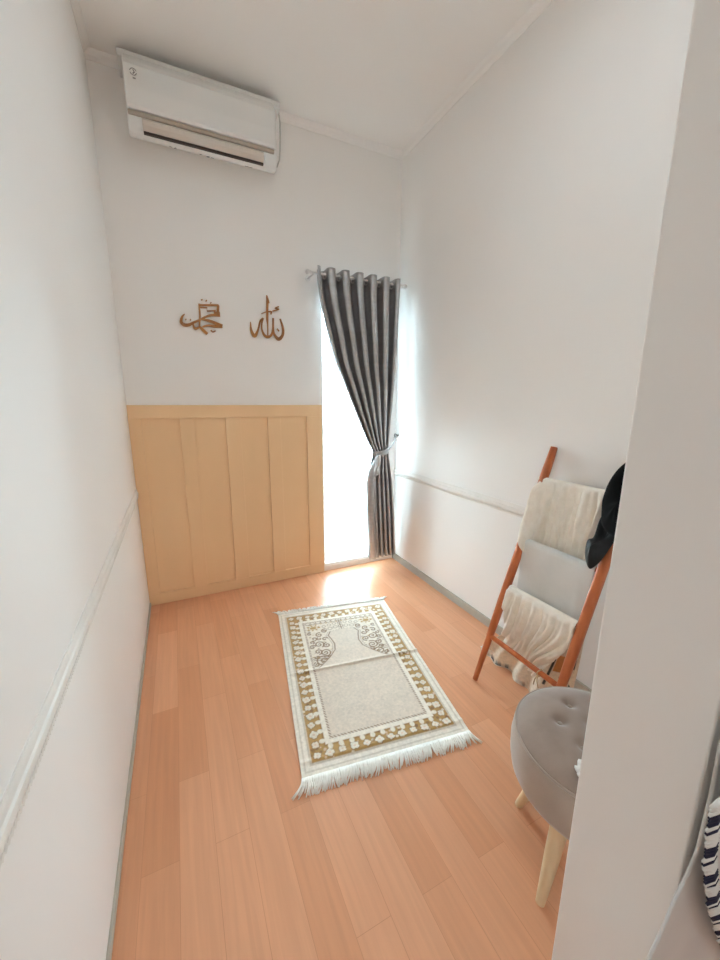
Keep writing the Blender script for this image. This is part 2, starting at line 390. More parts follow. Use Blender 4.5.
def calligraphy(name, strokes, label, sharp=()):
    m = MB(); y1 = D-.001; y0 = D-.010
    allx = [p[0] for s, _ in strokes for p in s]; allz = [p[1] for s, _ in strokes for p in s]
    for i, (s, ws) in enumerate(strokes):
        pw = [(x, z, wd) for (x, z), wd in zip(s, ws)]
        c = catmull(pw) if i not in sharp else pw
        L_, R_ = [], []
        for j, (x, z, wd) in enumerate(c):
            a = c[max(j-1, 0)]; b = c[min(j+1, len(c)-1)]; dx, dz = b[0]-a[0], b[1]-a[1]; l = math.hypot(dx, dz) or 1
            nx, nz = -dz/l*wd/2*1.35, dx/l*wd/2*1.35; L_.append((x+nx, z+nz)); R_.append((x-nx, z-nz))
        n = len(c); yy0 = y0 - .0002*i
        vs = []
        for j in range(n): vs += [(L_[j][0], yy0, L_[j][1]), (R_[j][0], yy0, R_[j][1]), (L_[j][0], y1, L_[j][1]), (R_[j][0], y1, R_[j][1])]
        fs = []
        for j in range(n-1):
            a = 4*j; b = 4*(j+1); fs += [(a, a+1, b+1, b), (a+2, b+2, b+3, a+3), (a, b, b+2, a+2), (a+1, a+3, b+3, b+1)]
        fs += [(0, 2, 3, 1), (4*n-4, 4*n-3, 4*n-1, 4*n-2)]
        m.add(vs, fs)
    o = m.build(name, GOLD, origin=((min(allx)+max(allx))/2, D-.005, min(allz)))
    return tag(o, label, 'wall art', 'Arabic calligraphy pieces on the back wall')
calligraphy('calligraphy_art', ALLAH, 'brown cut-out Arabic calligraphy with one tall upright stroke, nearer the curtain on the back wall')
calligraphy('calligraphy_art', MUH, 'brown cut-out Arabic calligraphy with crossing diagonal strokes, farther from the curtain', (0, 1, 2, 3, 4, 10, 11, 12, 13, 14))

# ------------------------------------------------------------------ curtain rod, curtains
RY, RZ = 2.50, 2.098
rod = thing('curtain_rod', (1.22, D, RZ), 'thin steel curtain rod with ball finials above the window', 'curtain rod')
MB().tube([(.848, RY, RZ), (1.522, RY, RZ)], .008, 14).build('rod', CHROME, rod, smooth=True, auto=40)
for x, s in ((.848, -1), (1.522, 1)):
    MB().lathe([(0.008, 0), (.012, s*.003), (.008, s*.007), (.009, s*.010), (.015, s*.017), (.0165, s*.024), (.013, s*.032), (.003, s*.037)], (x, RY, RZ), 18, 'x').build('finial', CHROME, rod, smooth=True)
for x in (.860, 1.510):
    MB().tube([(x, RY, RZ-.011), (x, RY, RZ+.0)], .009, 10).tube([(x, RY, RZ-.009), (x, D-.004, RZ-.009)], .0055, 10).lathe([(.018, D-.005), (.018, D-.0005)], (x, 0, RZ-.009), 18, 'y').build('bracket', CHROME, rod, smooth=True, auto=40)

TIEZ = .925
def curtain_edges(z):
    L = interp(z, [.07, .40, .70, .80, TIEZ, 1.00, 1.25, 1.55, 1.89, 2.03, 2.15], [1.275, 1.250, 1.240, 1.262, 1.300, 1.256, 1.136, .998, .906, .878, .873])
    R = interp(z, [.07, .40, .70, TIEZ, 1.40, 2.04, 2.15], [1.508, 1.488, 1.462, 1.424, 1.452, 1.474, 1.478])
    return L, R
NF = 6
def dcurt(u, v):
    z = lerp(2.128, .085, v)
    L, R = curtain_edges(z)
    wd = R-L
    tie = math.exp(-((z-TIEZ)/.10)**2)
    amp = max(.014, min(.052, wd*.105))*(1-.3*tie)
    warp = u + .016*math.sin(7*u+1.1*z)*smooth(2.1, 1.6, z)*smooth(0, .15, u)*smooth(1, .85, u)
    ph = 2*PI*NF*warp
    c = math.cos(ph); s_ = wd/NF
    x = L+wd*warp+s_*(.015*math.sin(ph)+.090*math.sin(2*ph))
    x = min(max(x, L-.004), R+.004)
    y = RY - amp*math.copysign(abs(c)**.68, c) + (-.012*tie)
    return (x, y, z)
cur = thing('curtain', (1.25, RY, .085), 'dark grey satin eyelet curtain tied back to the right in front of the window', 'curtain')
drp = MB().grid(dcurt, 300, 110).build('drape', SATIN, cur, smooth=True, solid=.0025)
# loose outer flap of the curtain below the tie
def flap(u, v):
    z = lerp(TIEZ-.01, .10, v)
    L = interp(z, [.1, .4, .72, .80, .92], [1.274, 1.250, 1.238, 1.258, 1.325]); W = interp(z, [.1, .4, .72, .82, .92], [.060, .060, .062, .060, .03])
    return (L+W*u, RY-.030-.034*math.sin(u*PI*.9+.2)+.02*smooth(.9, .6, v)*0, z)
MB().grid(flap, 24, 50).build('front_fold', SATIN, cur, smooth=True, solid=.0025)
for k in range(12):
    uq = (k*.5+(.29 if k % 2 == 0 else .21))/NF
    p = dcurt(uq, .016)
    m = MB(); R0, r0 = .0165, .0048; ang = math.radians(48 if k % 2 == 0 else -62)
    def tor(a, b):
        A, B = 2*PI*a, 2*PI*b
        q = Vector(((R0+r0*math.cos(B))*math.cos(A), r0*math.sin(B), (R0+r0*math.cos(B))*math.sin(A)))
        return tuple(Matrix.Rotation(ang, 3, 'Z') @ q + Vector((p[0]+(.006 if k % 2 == 0 else -.004), p[1]-.008, RZ-.006)))
    m.grid(tor, 24, 8).build('grommet', CHROME, drp, smooth=True)
# tieback
tb = thing('curtain_tieback', (1.38, RY, TIEZ), 'grey fabric tieback knotted round the middle of the curtain', 'tieback')
def band(u, v):
    a = 2*PI*u; z = TIEZ+.020*(.5-v)*2*(1+.2*math.cos(a)) + .012*math.cos(a)
    return (1.362+.069*math.cos(a), RY-.012-.034*math.sin(a), z+.004*math.sin(3*a))
MB().grid(band, 60, 6).build('band', SATIN, tb, smooth=True, solid=.003)
MB().tube([(1.43, RY-.01, TIEZ+.010), (1.48, RY+.01, TIEZ+.050), (1.53, RY+.05, TIEZ+.085), (1.547, RY+.065, TIEZ+.105)], [.006, .005, .004, .003], 8).build('cord', SATIN, tb, smooth=True)
def tail(u, v):
    z = lerp(TIEZ-.012, .755, v); W = lerp(.018, .042, smooth(0, .5, v)); x0 = lerp(1.312, 1.280, smooth(0, .8, v))
    return (x0+W*u, RY-.070-.012*math.sin(u*PI)+.005*math.sin(7*u+4*v), z+.012*u*v)
MB().grid(tail, 12, 20).build('tail', noise_mat('pale_satin', srgb(190, 186, 183), srgb(178, 174, 171), (30,)*3, 2, .45), tb, smooth=True, solid=.003)
hk = thing('curtain_hook', (XR, 2.565, 1.037), 'small round steel tieback hook on the right wall beside the curtain', 'hook')
MB().lathe([(.006, -.020), (.006, -.0005)], (XR, 2.565, 1.037), 14, 'x').build('stem', HOOKM, hk, smooth=True, auto=40)
MB().lathe([(.004, -.030), (.012, -.030), (.017, -.026), (.017, -.022), (.012, -.019), (.006, -.018)], (XR, 2.565, 1.037), 22, 'x').build('knob', HOOKM, hk, smooth=True, auto=50)

def sheer(u, v):
    z = lerp(2.035, .062, v)
    x = lerp(.955, 1.440, u)
    ph = u*2*PI*9.5+.8*math.sin(u*11)+.5*math.sin(2.2*v+u*5)
    return (x+.006*math.sin(ph*.5)*smooth(0, .3, v), D+.020-.009*math.sin(ph)-.004*math.sin(ph*1.7+1+v), z)
tag(MB().grid(sheer, 260, 30).build('sheer_curtain', SHEER, smooth=True, origin=(1.25, D+.02, .062)), 'white translucent voile curtain hanging across the tall window', 'curtain')
vr = MB().tube([(.951, D+.020, 2.040), (1.444, D+.020, 2.040)], .004, 8).build('voile_rod', ALU, smooth=True, origin=(1.25, D+.02, 2.04))
tag(vr, 'thin white rod inside the window head carrying the voile', 'curtain rod')

# ------------------------------------------------------------------ prayer rug
RC = dict(fl=(.465, 2.124), fr=(1.144, 2.008), nr=(.956, .968), nl=(.290, 1.064))
RW, RL = .68, 1.065
def rugpos(u, v):  # u across 0..1, v near 0 -> far 1
    a = np.array(RC['nl'])*(1-u)+np.array(RC['nr'])*u; b = np.array(RC['fl'])*(1-u)+np.array(RC['fr'])*u
    return a*(1-v)+b*v
NU, NV = 272, 426
uu, vv = np.meshgrid(np.arange(NU+1)/NU, np.arange(NV+1)/NV)
X = uu*RW; Y = vv*RL
ivory = np.array(srgb(244, 235, 221)); stripe = np.array(srgb(212, 200, 182)); gold = np.array(srgb(178, 138, 76)); goldD = np.array(srgb(140, 102, 50))
beige = np.array(srgb(226, 211, 194)); pale = np.array(srgb(238, 229, 212)); brown = np.array(srgb(128, 92, 56)); pink = np.array(srgb(226, 200, 176))
col = np.tile(ivory, (NV+1, NU+1, 1)); hgt = np.zeros_like(X)
def put(mask, c, a=1.0):
    m = np.clip(mask, 0, 1)[..., None]*a; col[:] = col*(1-m)+np.array(c)*m
def sm(d, w=.0018): return np.clip(.5-d/(2*w), 0, 1)     # d signed distance, inside negative
def rect(x0, y0, x1, y1): return np.maximum(np.maximum(x0-X, X-x1), np.maximum(y0-Y, Y-y1))
B0 = .044
put(sm(np.abs(rect(.016, .016, RW-.016, RL-.016))-.003), stripe, .8)
put(sm(rect(B0-.008, B0-.008, RW-B0+.008, RL-B0+.008)), stripe)
put(sm(rect(B0, B0, RW-B0, RL-B0)), gold)
hgt += .0012*sm(rect(B0-.008, B0-.008, RW-B0+.008, RL-B0+.008))
rng = np.random.RandomState(3)
_m = sm(rect(B0, B0, RW-B0, RL-B0))
for k in range(900):
    a_, b_ = rng.uniform(B0, RW-B0), rng.uniform(B0, RL-B0)
    if min(a_-B0, RW-B0-a_, b_-B0, RL-B0-b_) > .065: continue
    r_ = rng.uniform(.003, .0075); ii = np.hypot(X-a_, Y-b_) - r_
    put(sm(ii)*_m, [goldD, pink, brown, pale][k % 4], .8)
# blossoms round the border
def blossom(cx, cy, r, ang, base=pale):
    dx, dy = X-cx, Y-cy; rr = np.hypot(dx, dy); th = np.arctan2(dy, dx)-ang
    R = r*(.92+.10*np.cos(4*th)+.06*np.cos(7*th))
    sel = rr < r*1.6
    put(np.where(sel, sm(rr-R-.0030), 0), goldD, .9)
    put(np.where(sel, sm(rr-R), 0), base)
    put(np.where(sel, sm(np.abs(rr-r*.62)-.0012), 0), stripe, .8); put(np.where(sel, sm(rr-r*.34), 0), pink)
    hgt[:] += np.where(sel, .0012*sm(rr-R, .004), 0)
c0 = B0+.024; per = []
for i in range(12): per.append((lerp(c0, RW-c0, i/11), c0)); per.append((lerp(c0, RW-c0, i/11), RL-c0))
for i in range(1, 20): per.append((c0, lerp(c0, RL-c0, i/20))); per.append((RW-c0, lerp(c0, RL-c0, i/20)))
for i, (a, b) in enumerate(per):
    blossom(a+rng.uniform(-.002, .002), b+rng.uniform(-.002, .002), .0150+.003*((i//2) % 2), rng.rand()*6)
# inner bead row: white scallops pointing outward with dark-gold gaps
IN = B0+.059
put(sm(rect(IN-.004, IN-.004, RW-IN+.004, RL-IN+.004)), goldD, .6)
for i in range(11):
    for yy in (IN-.006, RL-IN+.006):
        x = lerp(IN, RW-IN, (i+.5)/11); put(np.where(np.hypot(X-x, Y-yy) < .03, sm(np.hypot(X-x, (Y-yy)*.8)-.0100), 0), pale)
for i in range(19):
    for xx in (IN-.006, RW-IN+.006):
        y = lerp(IN, RL-IN, (i+.5)/19); put(np.where(np.hypot(X-xx, Y-y) < .03, sm(np.hypot((X-xx)*.8, Y-y)-.0100), 0), pale)
IW = IN+.004
put(sm(rect(IW, IW, RW-IW, RL-IW)), ivory)
ID = IW+.020
put(sm(rect(ID, ID, RW-ID, RL-ID)), beige)
dd = rect(ID+.005, ID+.005, RW-ID-.005, RL-ID-.005)
dash = (np.sin((X+Y)*2*PI/.014) > -.1)
put(sm(np.abs(dd)-.005)*dash, brown, .75)
fld = rect(ID+.012, ID+.012, RW-ID-.012, RL-ID-.012)
put(sm(fld), beige)
# field: soft mottle (woven pile)
mott = np.zeros_like(X)
for k in range(26):
    fx, fy = rng.uniform(-40, 40), rng.uniform(-90, 90); mott += np.sin(X*fx+Y*fy+rng.rand()*6)
col *= (1+.012*np.clip(mott/2.5, -2, 2)*sm(fld))[..., None]
# mihrab arch: half-width of the niche as a function of Y
hw = np.interp(Y, [0, .525, .530, .564, .60, .65, .70, .75, .78, .795, .815, .825], [.5, .5, .185, .148, .112, .076, .068, .078, .088, .080, .070, 0])
xc = RW/2; niche = np.abs(X-xc)-hw
arch = sm(fld)*(Y > .525)*sm(-niche)
put(arch, pale*.55+beige*.45, .9)
put(sm(fld)*(Y > .525)*sm(np.abs(niche)-.0036), brown, .85)
put(sm(fld)*(Y > .525)*sm(np.abs(niche-.012)-.0025), brown, .45)
# scrolls in the spandrels
def spiral(cx, cy, r, turns, s, a0, wd=.0040):
    dx, dy = X-cx, Y-cy; rr = np.hypot(dx, dy); th = (np.arctan2(dy, dx)*s-a0) % (2*PI)
    d = np.full_like(X, 1.0)
    for k in range(int(turns)+1):
        t = (th+2*PI*k)/(2*PI*turns); d = np.where(t <= 1.0, np.minimum(d, np.abs(rr-r*t)), d)
    put(sm(d-wd)*arch, brown, .9)
for s in (-1, 1):
    for (ox, oy, r, t, a) in [(.150, .578, .036, 2, 0), (.130, .640, .026, 2, 2), (.165, .655, .018, 1.6, 4), (.110, .700, .018, 1.6, 1), (.150, .715, .024, 1.7, 3), (.112, .755, .014, 1.2, 5), (.170, .770, .016, 1.2, 1), (.135, .800, .018, 1.5, 2), (.100, .830, .016, 1.5, 2), (.175, .615, .012, 1.2, 2), (.188, .700, .015, 1.5, 3), (.186, .740, .012, 1.2, 0), (.186, .820, .012, 1.2, 4), (.140, .765, .012, 1.2, 3), (.118, .605, .012, 1.2, 1), (.188, .560, .014, 1.4, 2)]:
        spiral(xc+s*ox, oy, r*1.2, t, s, a)
    for rr_c, cl in ((.088, brown), (.074, goldD), (.062, brown)):
        put(sm(np.abs(np.hypot(X-xc-s*.190, Y-.530)-rr_c)-.0026)*arch, cl, .85)
    for k in range(34):
        ax_, ay_ = rng.uniform(.085, .20), rng.uniform(.55, .93)
        put(sm(np.hypot(X-xc-s*ax_, (Y-ay_)*1.3)-rng.uniform(.003, .007))*arch, [gold, goldD, brown][k % 3], .6)
    dx, dy = X-(xc+s*.158), Y-.872; th = np.arctan2(dy, dx); rr = np.hypot(dx*.8, dy*1.2)
    put(sm(rr-.034*(.8+.2*np.cos(7*th)))*arch, gold); put(sm(np.abs(rr-.018)-.002)*arch, pale)
for i in range(13):
    x = lerp(ID+.03, RW-ID-.03, i/12)
    put(sm(np.abs(np.hypot(X-x, (Y-.925)*.8)-.014)-.0024)*arch, brown, .75)
    put(sm(np.hypot(X-x-.015, (Y-.905))-.006)*arch, gold, .8)
for i in range(7):
    x = xc+(i-3)*.032
    for y_, q in ((.845, .012), (.880, .010)): put(sm(np.abs(np.hypot(X-x, (Y-y_-.010*math.cos((i-3)*.8)))-q)-.0022)*arch, brown, .7)
# corners where floral border turns lighter
Z = .0045 + hgt
Z += .0085*np.exp(-((Y-.524)/.0085)**2)*(.45+.55*np.clip(X/RW*1.3, 0, 1))      # fold crease
Z += .0035*np.exp(-((Y-.055)/.010)**2)
Z += .0022*(1+np.sin(X*17+1)*np.sin(Y*9))*np.exp(-(np.minimum(np.minimum(X, RW-X), np.minimum(Y, RL-Y))/.05)**2)
P = [[rugpos(i/NU, j/NV) for i in range(NU+1)] for j in range(NV+1)]
rug = thing('prayer_rug', (.71, 1.54, 0), 'ivory and gold fringed prayer rug with an arch pattern lying on the wood floor', 'rug')
me = bpy.data.meshes.new('rug_body')
top = np.zeros(((NV+1)*(NU+1), 3)); top[:, :2] = np.array(P).reshape(-1, 2); top[:, 2] = Z.reshape(-1); top -= np.array((.71, 1.54, 0))
verts = [tuple(p) for p in top]; idx = lambda i, j: j*(NU+1)+i
faces = [(idx(i, j), idx(i+1, j), idx(i+1, j+1), idx(i, j+1)) for j in range(NV) for i in range(NU)]
edge = [idx(i, 0) for i in range(NU+1)]+[idx(NU, j) for j in range(1, NV+1)]+[idx(i, NV) for i in range(NU-1, -1, -1)]+[idx(0, j) for j in range(NV-1, 0, -1)]
o0 = len(verts); verts += [(verts[e][0], verts[e][1], .0006) for e in edge]; ne = len(edge)
faces += [(edge[k], o0+k, o0+(k+1) % ne, edge[(k+1) % ne]) for k in range(ne)]+[tuple(reversed(range(o0, o0+ne)))]
me.from_pydata(verts, [], faces); me.update()
ca = me.color_attributes.new('weave', 'FLOAT_COLOR', 'POINT')
cc = np.ones((len(verts), 4)); cc[:o0, :3] = col.reshape(-1, 3); cc[o0:, :3] = ivory
ca.data.foreach_set('color', cc.reshape(-1).astype(np.float32))
for p in me.polygons: p.use_smooth = True
rb = bpy.data.objects.new('rug_body', me); C.objects.link(rb); rb.parent = rug; me.materials.append(RUGM)
for vend, sgn, ln in ((0, -1, .062), (1, 1, .045)):
    m = MB(); rr_ = random.Random(5+vend); n = 190
    for i in range(n):
        u = (i+.5)/n; p = rugpos(u, vend); q = rugpos(u, .5); d = (p-q)/np.linalg.norm(p-q); t = np.array((-d[1], d[0]))
        lean = (.35*math.sin(i*.23)+rr_.uniform(-.35, .35)) + (-.35 if vend == 0 else .2); l = ln*rr_.uniform(.8, 1.1)
        # loosely lying bundles
        lean += (1.0 if vend == 0 else -1)*(1.15*math.exp(-((u-1)/.035)**2) - .8*math.exp(-(u/.03)**2))
        pts = []
        for k in range(4):
            f = k/3; w_ = p+d*l*f+t*lean*l*f*.6*f; pts.append((w_[0], w_[1], lerp(.0055, .0035, f)+.005*math.sin(PI*f)*rr_.random()))
        m.tube(pts, [.0028, .0036, .0034, .0018], 5)
    m.build('fringe', IVORYT, rug, smooth=True)

# ------------------------------------------------------------------ ladder
def lx(z): return 1.18+.3464*z
lad = thing('blanket_ladder', (1.18, 1.0, 0), 'small reddish wooden blanket ladder leaning against the right wall', 'ladder')
def rail(y, top):
    m = MB(); n = 12; vs = []; fs = []
    d = Vector((.3464, 0, 1)).normalized(); nx = Vector((d.z, 0, -d.x))
    seg = 16; pts = []
    L_ = top/d.z
    for i in range(n+1):
        t = i/n; s = L_*t
        r1 = .0185*(.62+.38*smooth(0, .35, t))*(1 if t < .97 else .8); r2 = .0160*(.62+.38*smooth(0, .35, t))*(1 if t < .97 else .8)
        c = Vector((1.18, y, .0035))+d*s
        for k in range(seg):
            a = 2*PI*k/seg; ca_, sa_ = math.cos(a), math.sin(a)
            e = lambda q: math.copysign(abs(q)**.7, q)
            vs.append(c+Vector((0, 1, 0))*r1*e(ca_)+nx*r2*e(sa_))
    for i in range(n):
        for k in range(seg): a = i*seg+k; b = i*seg+(k+1) % seg; fs.append((a, b, b+seg, a+seg))
    fs += [tuple(reversed(range(seg))), tuple(n*seg+k for k in range(seg))]
    return m.add(vs, fs).build('side_rail', WOODR, lad, smooth=True, auto=60)
LY, RYL = 1.182, .810
rail(LY, 1.092); rail(RYL, 1.092)
RUNGS = [.215, .452, .668, .945]
for z in RUNGS: MB().tube([(lx(z), RYL-.014, z), (lx(z), LY+.014, z)], .0115, 14).build('rung', WOODR, lad, smooth=True, auto=60)

def drape(name, m, rung, y0, y1, front, back, label, fold, x_front, gap=.0145, thick=.003, nu=90, cat='cloth'):
    """cloth over a rung: u across, v along the cloth from back hem over the rung to front hem"""
    zr = RUNGS[rung]; xr = lx(zr)
    def fn(u, v):
        y = lerp(y1, y0, u)
        if v < .30:      # behind
            t = 1-v/.30; x = xr+gap+.01*t; z = zr-back(u)*t
            k = t
            x += .006*math.sin(u*23+1)*k; return (min(x, XR-.012), y, z)
        if v < .42:      # over the rung
            a = PI*(v-.30)/.12; g = gap+fold(u, 0)[0]*.0
            return (xr+gap*math.cos(a), y, zr+gap*math.sin(a)*1.0)
        t = (v-.42)/.58; dx, dy = fold(u, t)
        z = zr-front(u)*t; x = xr-gap+x_front(u, t)+dx
        return (x, y+dy, z)
    o = MB().grid(fn, nu, 70).build(name, m, smooth=True, solid=thick, origin=(xr, (y0+y1)/2, zr))
    return tag(o, label, cat)
# upper cream cloth: many vertical folds, spilling over the left rail
def crinkle(u, t, k=1.0):
    return .0045*mnoise.noise(Vector((u*26, t*3, k)))+.0045*mnoise.noise(Vector((u*55, t*6, k+3)))
def f1(u, t):
    a = smooth(0, .25, t)
    d = -.009*math.sin(u*30+2*math.sin(u*6)+.6*t)-.0055*math.sin(u*63+t*2)-.004+crinkle(u, t)*1.6
    return (d*(.35+.65*a), .005*math.sin(u*20+t*3)*a)
def xf1(u, t):
    z = RUNGS[3]-lerp(.250, .33, smooth(0, .16, u))*t
    plane = (lx(z)-lx(RUNGS[3]))
    return lerp(-.030*t, plane-.024*smooth(0, .12, t)+.035*math.exp(-(u/.035)**2), math.exp(-(u/.17)**4))
drape('draped_shawl', CREAM, 3, .872, 1.201, lambda u: lerp(.250, .33, smooth(0, .16, u)), lambda u: .24, 'crinkled cream shawl hung over the top rung of the ladder', f1, xf1, cat='shawl')
# middle pale grey cloth: smooth
def f2(u, t): return (-.004*math.sin(PI*u)-.003*math.sin(u*5+1)*t-.004*math.exp(-((u-.85)/.05)**2)*t, 0)
drape('draped_pillowcase', GREYC, 2, .830, 1.166, lambda u: .27, lambda u: .2, 'smooth pale grey cloth hung over the second rung from the top of the ladder', f2, lambda u, t: -.012*t, cat='cloth')
# lower cream throw: sweeping folds
def f3(u, t):
    q = u+.35*t*t*(1-u)*0+.25*t*t
    d = -.009*math.sin(q*40+1.5*math.sin(q*5))-.006*math.sin(q*71+1)+crinkle(q, t, 7)*1.5
    return (d*(.4+.6*smooth(0, .3, t))-.014*math.sin(PI*min(1, t*1.1+.1))*(1-.5*u), -.0+.125*smooth(.15, 1, t)*smooth(.25, 1, u))
drape('draped_throw', CREAM, 1, .828, 1.160, lambda u: lerp(.27, .33, u), lambda u: .14, 'crinkled cream throw with sweeping folds hung over the lower middle rung of the ladder', f3, lambda u, t: -.004, cat='throw')

# patterned scarf behind, trailing to the floor
def scarf(u, v):
    y = lerp(1.31-.10*(1-v), .84, u); z = lerp(.43, .010, v)
    if v > .93: z = .010
    x = 1.395+.010*math.sin(u*24)*(.4+v)-.012*math.sin(u*9+2)-.05*v*v
    y = lerp(lerp(1.15, 1.30, smooth(.3, 1, v)), .835, u)
    return (x, y, max(z, .010+.006*math.sin(u*30)*.5))
NS, MS = 130, 100
sc = MB().grid(scarf, NS, MS)
so = sc.build('patterned_scarf', PATT, smooth=True, solid=.002, origin=(1.39, 1.05, .005))
me = so.data; ca = me.color_attributes.new('weave', 'FLOAT_COLOR', 'POINT')
cs = np.ones((len(me.vertices), 4)); bgc = srgb(222, 204, 182); orc = srgb(196, 132, 78); drk = srgb(64, 66, 64); lt = srgb(232, 224, 212)
for j in range(MS+1):
    for i in range(NS+1):
        u, v = i/NS, j/MS; c = bgc
        if .76 < u < .93 and .42 < v < .62: c = orc
        if .82 < u < .97 and .66 < v < .86 and math.sin(u*160)*math.sin(v*95+u*20) > .05: c = drk
        if abs(u-.74) < .012 and .3 < v < .8: c = drk
        if abs(u-.955) < .012 and v < .5: c = drk
        if u < .12 and v > .90: c = lt
        if .06 < u < .30 and .935 < v < .965 and math.sin(u*70) > -.5: c = drk
        cs[j*(NS+1)+i, :3] = c
ca.data.foreach_set('color', cs.reshape(-1).astype(np.float32))
tag(so, 'beige patterned scarf with dark motifs trailing behind the ladder to the floor', 'scarf')

# cord loop on the lowest rung
zr = RUNGS[0]; yk = .905
kn = MB()
kn.tube([(lx(zr)+.0145*math.cos(a*PI/8), yk+.003*math.sin(a), zr+.0145*math.sin(a*PI/8)) for a in range(17)], .0028, 6)
for s in (-1, 1): kn.tube([(lx(zr)-.013, yk, zr-.006), (lx(zr)-.020, yk+s*.006, zr-.03), (lx(zr)-.016, yk+s*.012, zr-.058)], .0024, 6)
tag(kn.build('cord_loop', ROPE, smooth=True, origin=(lx(zr), yk, zr)), 'thin beige cord looped round the lowest rung of the ladder', 'cord')
tz = MB(); 
for k in range(9):
    a = k*.7; tz.tube([(1.405, 1.315, .020), (1.400+.018*math.cos(a), 1.318+.020*math.sin(a), .018+.010*math.sin(a*2)), (1.390+.025*math.cos(a), 1.330+.03*math.sin(a), .006)], [.004, .005, .003], 6)
to = tz.build('scarf_tassel', WHITET, smooth=True, origin=(1.40, 1.315, .004)); tag(to, 'white tassel of threads on the floor by the left foot of the ladder', 'tassel')

# black bag over the right rail
bag = thing('black_bag', (1.45, .78, .66), 'black cloth bag hung over the upper end of the right ladder rail', 'bag')
def puff(name, outline, x0, th, m, parent, xold):
    outline = [(y*x0(z)/xold(z), 1.3-(1.3-z)*x0(z)/xold(z)) for y, z in outline]; pts = catmull(outline+[outline[0]], 6)[:-1]
    cy = sum(p[0] for p in pts)/len(pts); cz = sum(p[1] for p in pts)/len(pts); n = len(pts); vs = []; fs = []
    R_ = [1, .97, .85, .65, .4, .15]
    for side in (-1, 1):
        for r in R_:
            for (y, z) in pts:
                xx = x0(z)+side*th*math.sqrt(max(0, 1-r*r)); vs.append((xx+.003*math.sin(y*90+z*60)*(1-r), cy+(y-cy)*r, cz+(z-cz)*r))
    K = len(R_)
    for s_ in range(2):
        o = s_*K*n
        for i in range(K-1):
            for k in range(n): a = o+i*n+k; b = o+i*n+(k+1) % n; fs.append((a, b, b+n, a+n))
        fs.append(tuple(o+(K-1)*n+k for k in range(n)))
    mb = MB().add(vs, fs); ob = mb.build(name, m, parent, smooth=True)
    bm = bmesh.new(); bm.from_mesh(ob.data); bmesh.ops.remove_doubles(bm, verts=bm.verts, dist=.0005); bmesh.ops.recalc_face_normals(bm, faces=bm.faces); bm.to_mesh(ob.data); bm.free()
    return ob
bx_ = lambda z: lx(z)-.056
puff('body', [(.800, 1.105), (.838, 1.060), (.862, 1.005), (.873, .94), (.870, .895), (.855, .83), (.80, .80), (.72, .80), (.66, .86), (.65, .95), (.68, 1.05), (.74, 1.10)], bx_, .035, BLACKC, bag, lambda z: 1.452+.10*(z-.85))
puff('lower_pouch', [(.862, .90), (.872, .85), (.873, .785), (.892, .765), (.888, .72), (.872, .685), (.850, .665), (.825, .70), (.805, .76), (.79, .83), (.80, .88)], lambda z: lx(z)-.038, .015, BLACKL, bag, lambda z: 1.432+.30*(z-.78))
MB().tube([(1.495, .80, 1.09), (1.520, .80, 1.115), (1.546, .805, 1.118), (1.553, .835, 1.10), (1.550, .838, 1.04)], .006, 8).build('strap', BLACKC, bag, smooth=True)

# ------------------------------------------------------------------ stool
SX, SY = .962, .508
stl = thing('round_stool', (SX, SY, 0), 'round taupe velvet stool with a buttoned top and pale splayed wooden legs', 'stool')
buttons = []
bd = .088
for i in range(-3, 4):
    for j in range(-3, 4):
        bx = (i+.5*(j % 2))*bd+.02; by = j*bd*.80+.012
        a = .35; X_, Y_ = bx*math.cos(a)-by*math.sin(a), bx*math.sin(a)+by*math.cos(a)
        if math.hypot(X_, Y_) < .12: buttons.append((X_, Y_))
def seat_top(r, a):
    x, y = r*math.cos(a), r*math.sin(a); q = r/.2
    z = .388+.034*(1-q**3.2)**.8 if q < 1 else .388
    for bx, by in buttons:
        d = math.hypot(x-bx, y-by); z -= .013*math.exp(-(d/.016)**2)+.004*math.exp(-(d/.035)**2)
    return z
vs = [(SX, SY, seat_top(0, 0))]; fs = []; NR, NA = 48, 144
for i in range(1, NR+1):
    r = .2*i/NR*.995
    for k in range(NA):
        a = 2*PI*k/NA; vs.append((SX+r*math.cos(a), SY+r*math.sin(a), seat_top(min(r, .1999), a)))
fs += [(0, 1+k, 1+(k+1) % NA) for k in range(NA)]
for i in range(NR-1):
    for k in range(NA): a = 1+i*NA+k; b = 1+i*NA+(k+1) % NA; fs.append((a, a+NA, b+NA, b))
o1 = len(vs)
for k in range(NA):
    a = 2*PI*k/NA; vs.append((SX+.197*math.cos(a), SY+.197*math.sin(a), .380))
for k in range(NA): a = 1+(NR-1)*NA+k; b = 1+(NR-1)*NA+(k+1) % NA; fs.append((a, o1+k, o1+(k+1) % NA, b))
fs.append(tuple(o1+k for k in range(NA)))
seat = MB().add(vs, fs).build('seat_top', VELVET, stl, smooth=True)
side = MB().lathe([(.10, .241), (.180, .241), (.194, .247), (.203, .265), (.209, .30), (.210, .34), (.206, .372), (.200, .3855), (.195, .3865), (.1, .386)], (SX, SY, 0), 96).build('seat_side', VELSIDE, stl, smooth=True, auto=60)
MB().grid(lambda u, v: (SX+(.2005+.0032*math.cos(2*PI*v))*math.cos(2*PI*u), SY+(.2005+.0032*math.cos(2*PI*v))*math.sin(2*PI*u), .387+.0032*math.sin(2*PI*v)), 96, 8).build('piping', VELSIDE, side, smooth=True)
for bx, by in buttons:
    MB().lathe([(.0075, -.001), (.0078, .001), (.006, .0030), (.002, .0038)], (SX+bx, SY+by, seat_top(math.hypot(bx, by), math.atan2(by, bx))+.0005), 12).build('button', VELSIDE, seat, smooth=True)
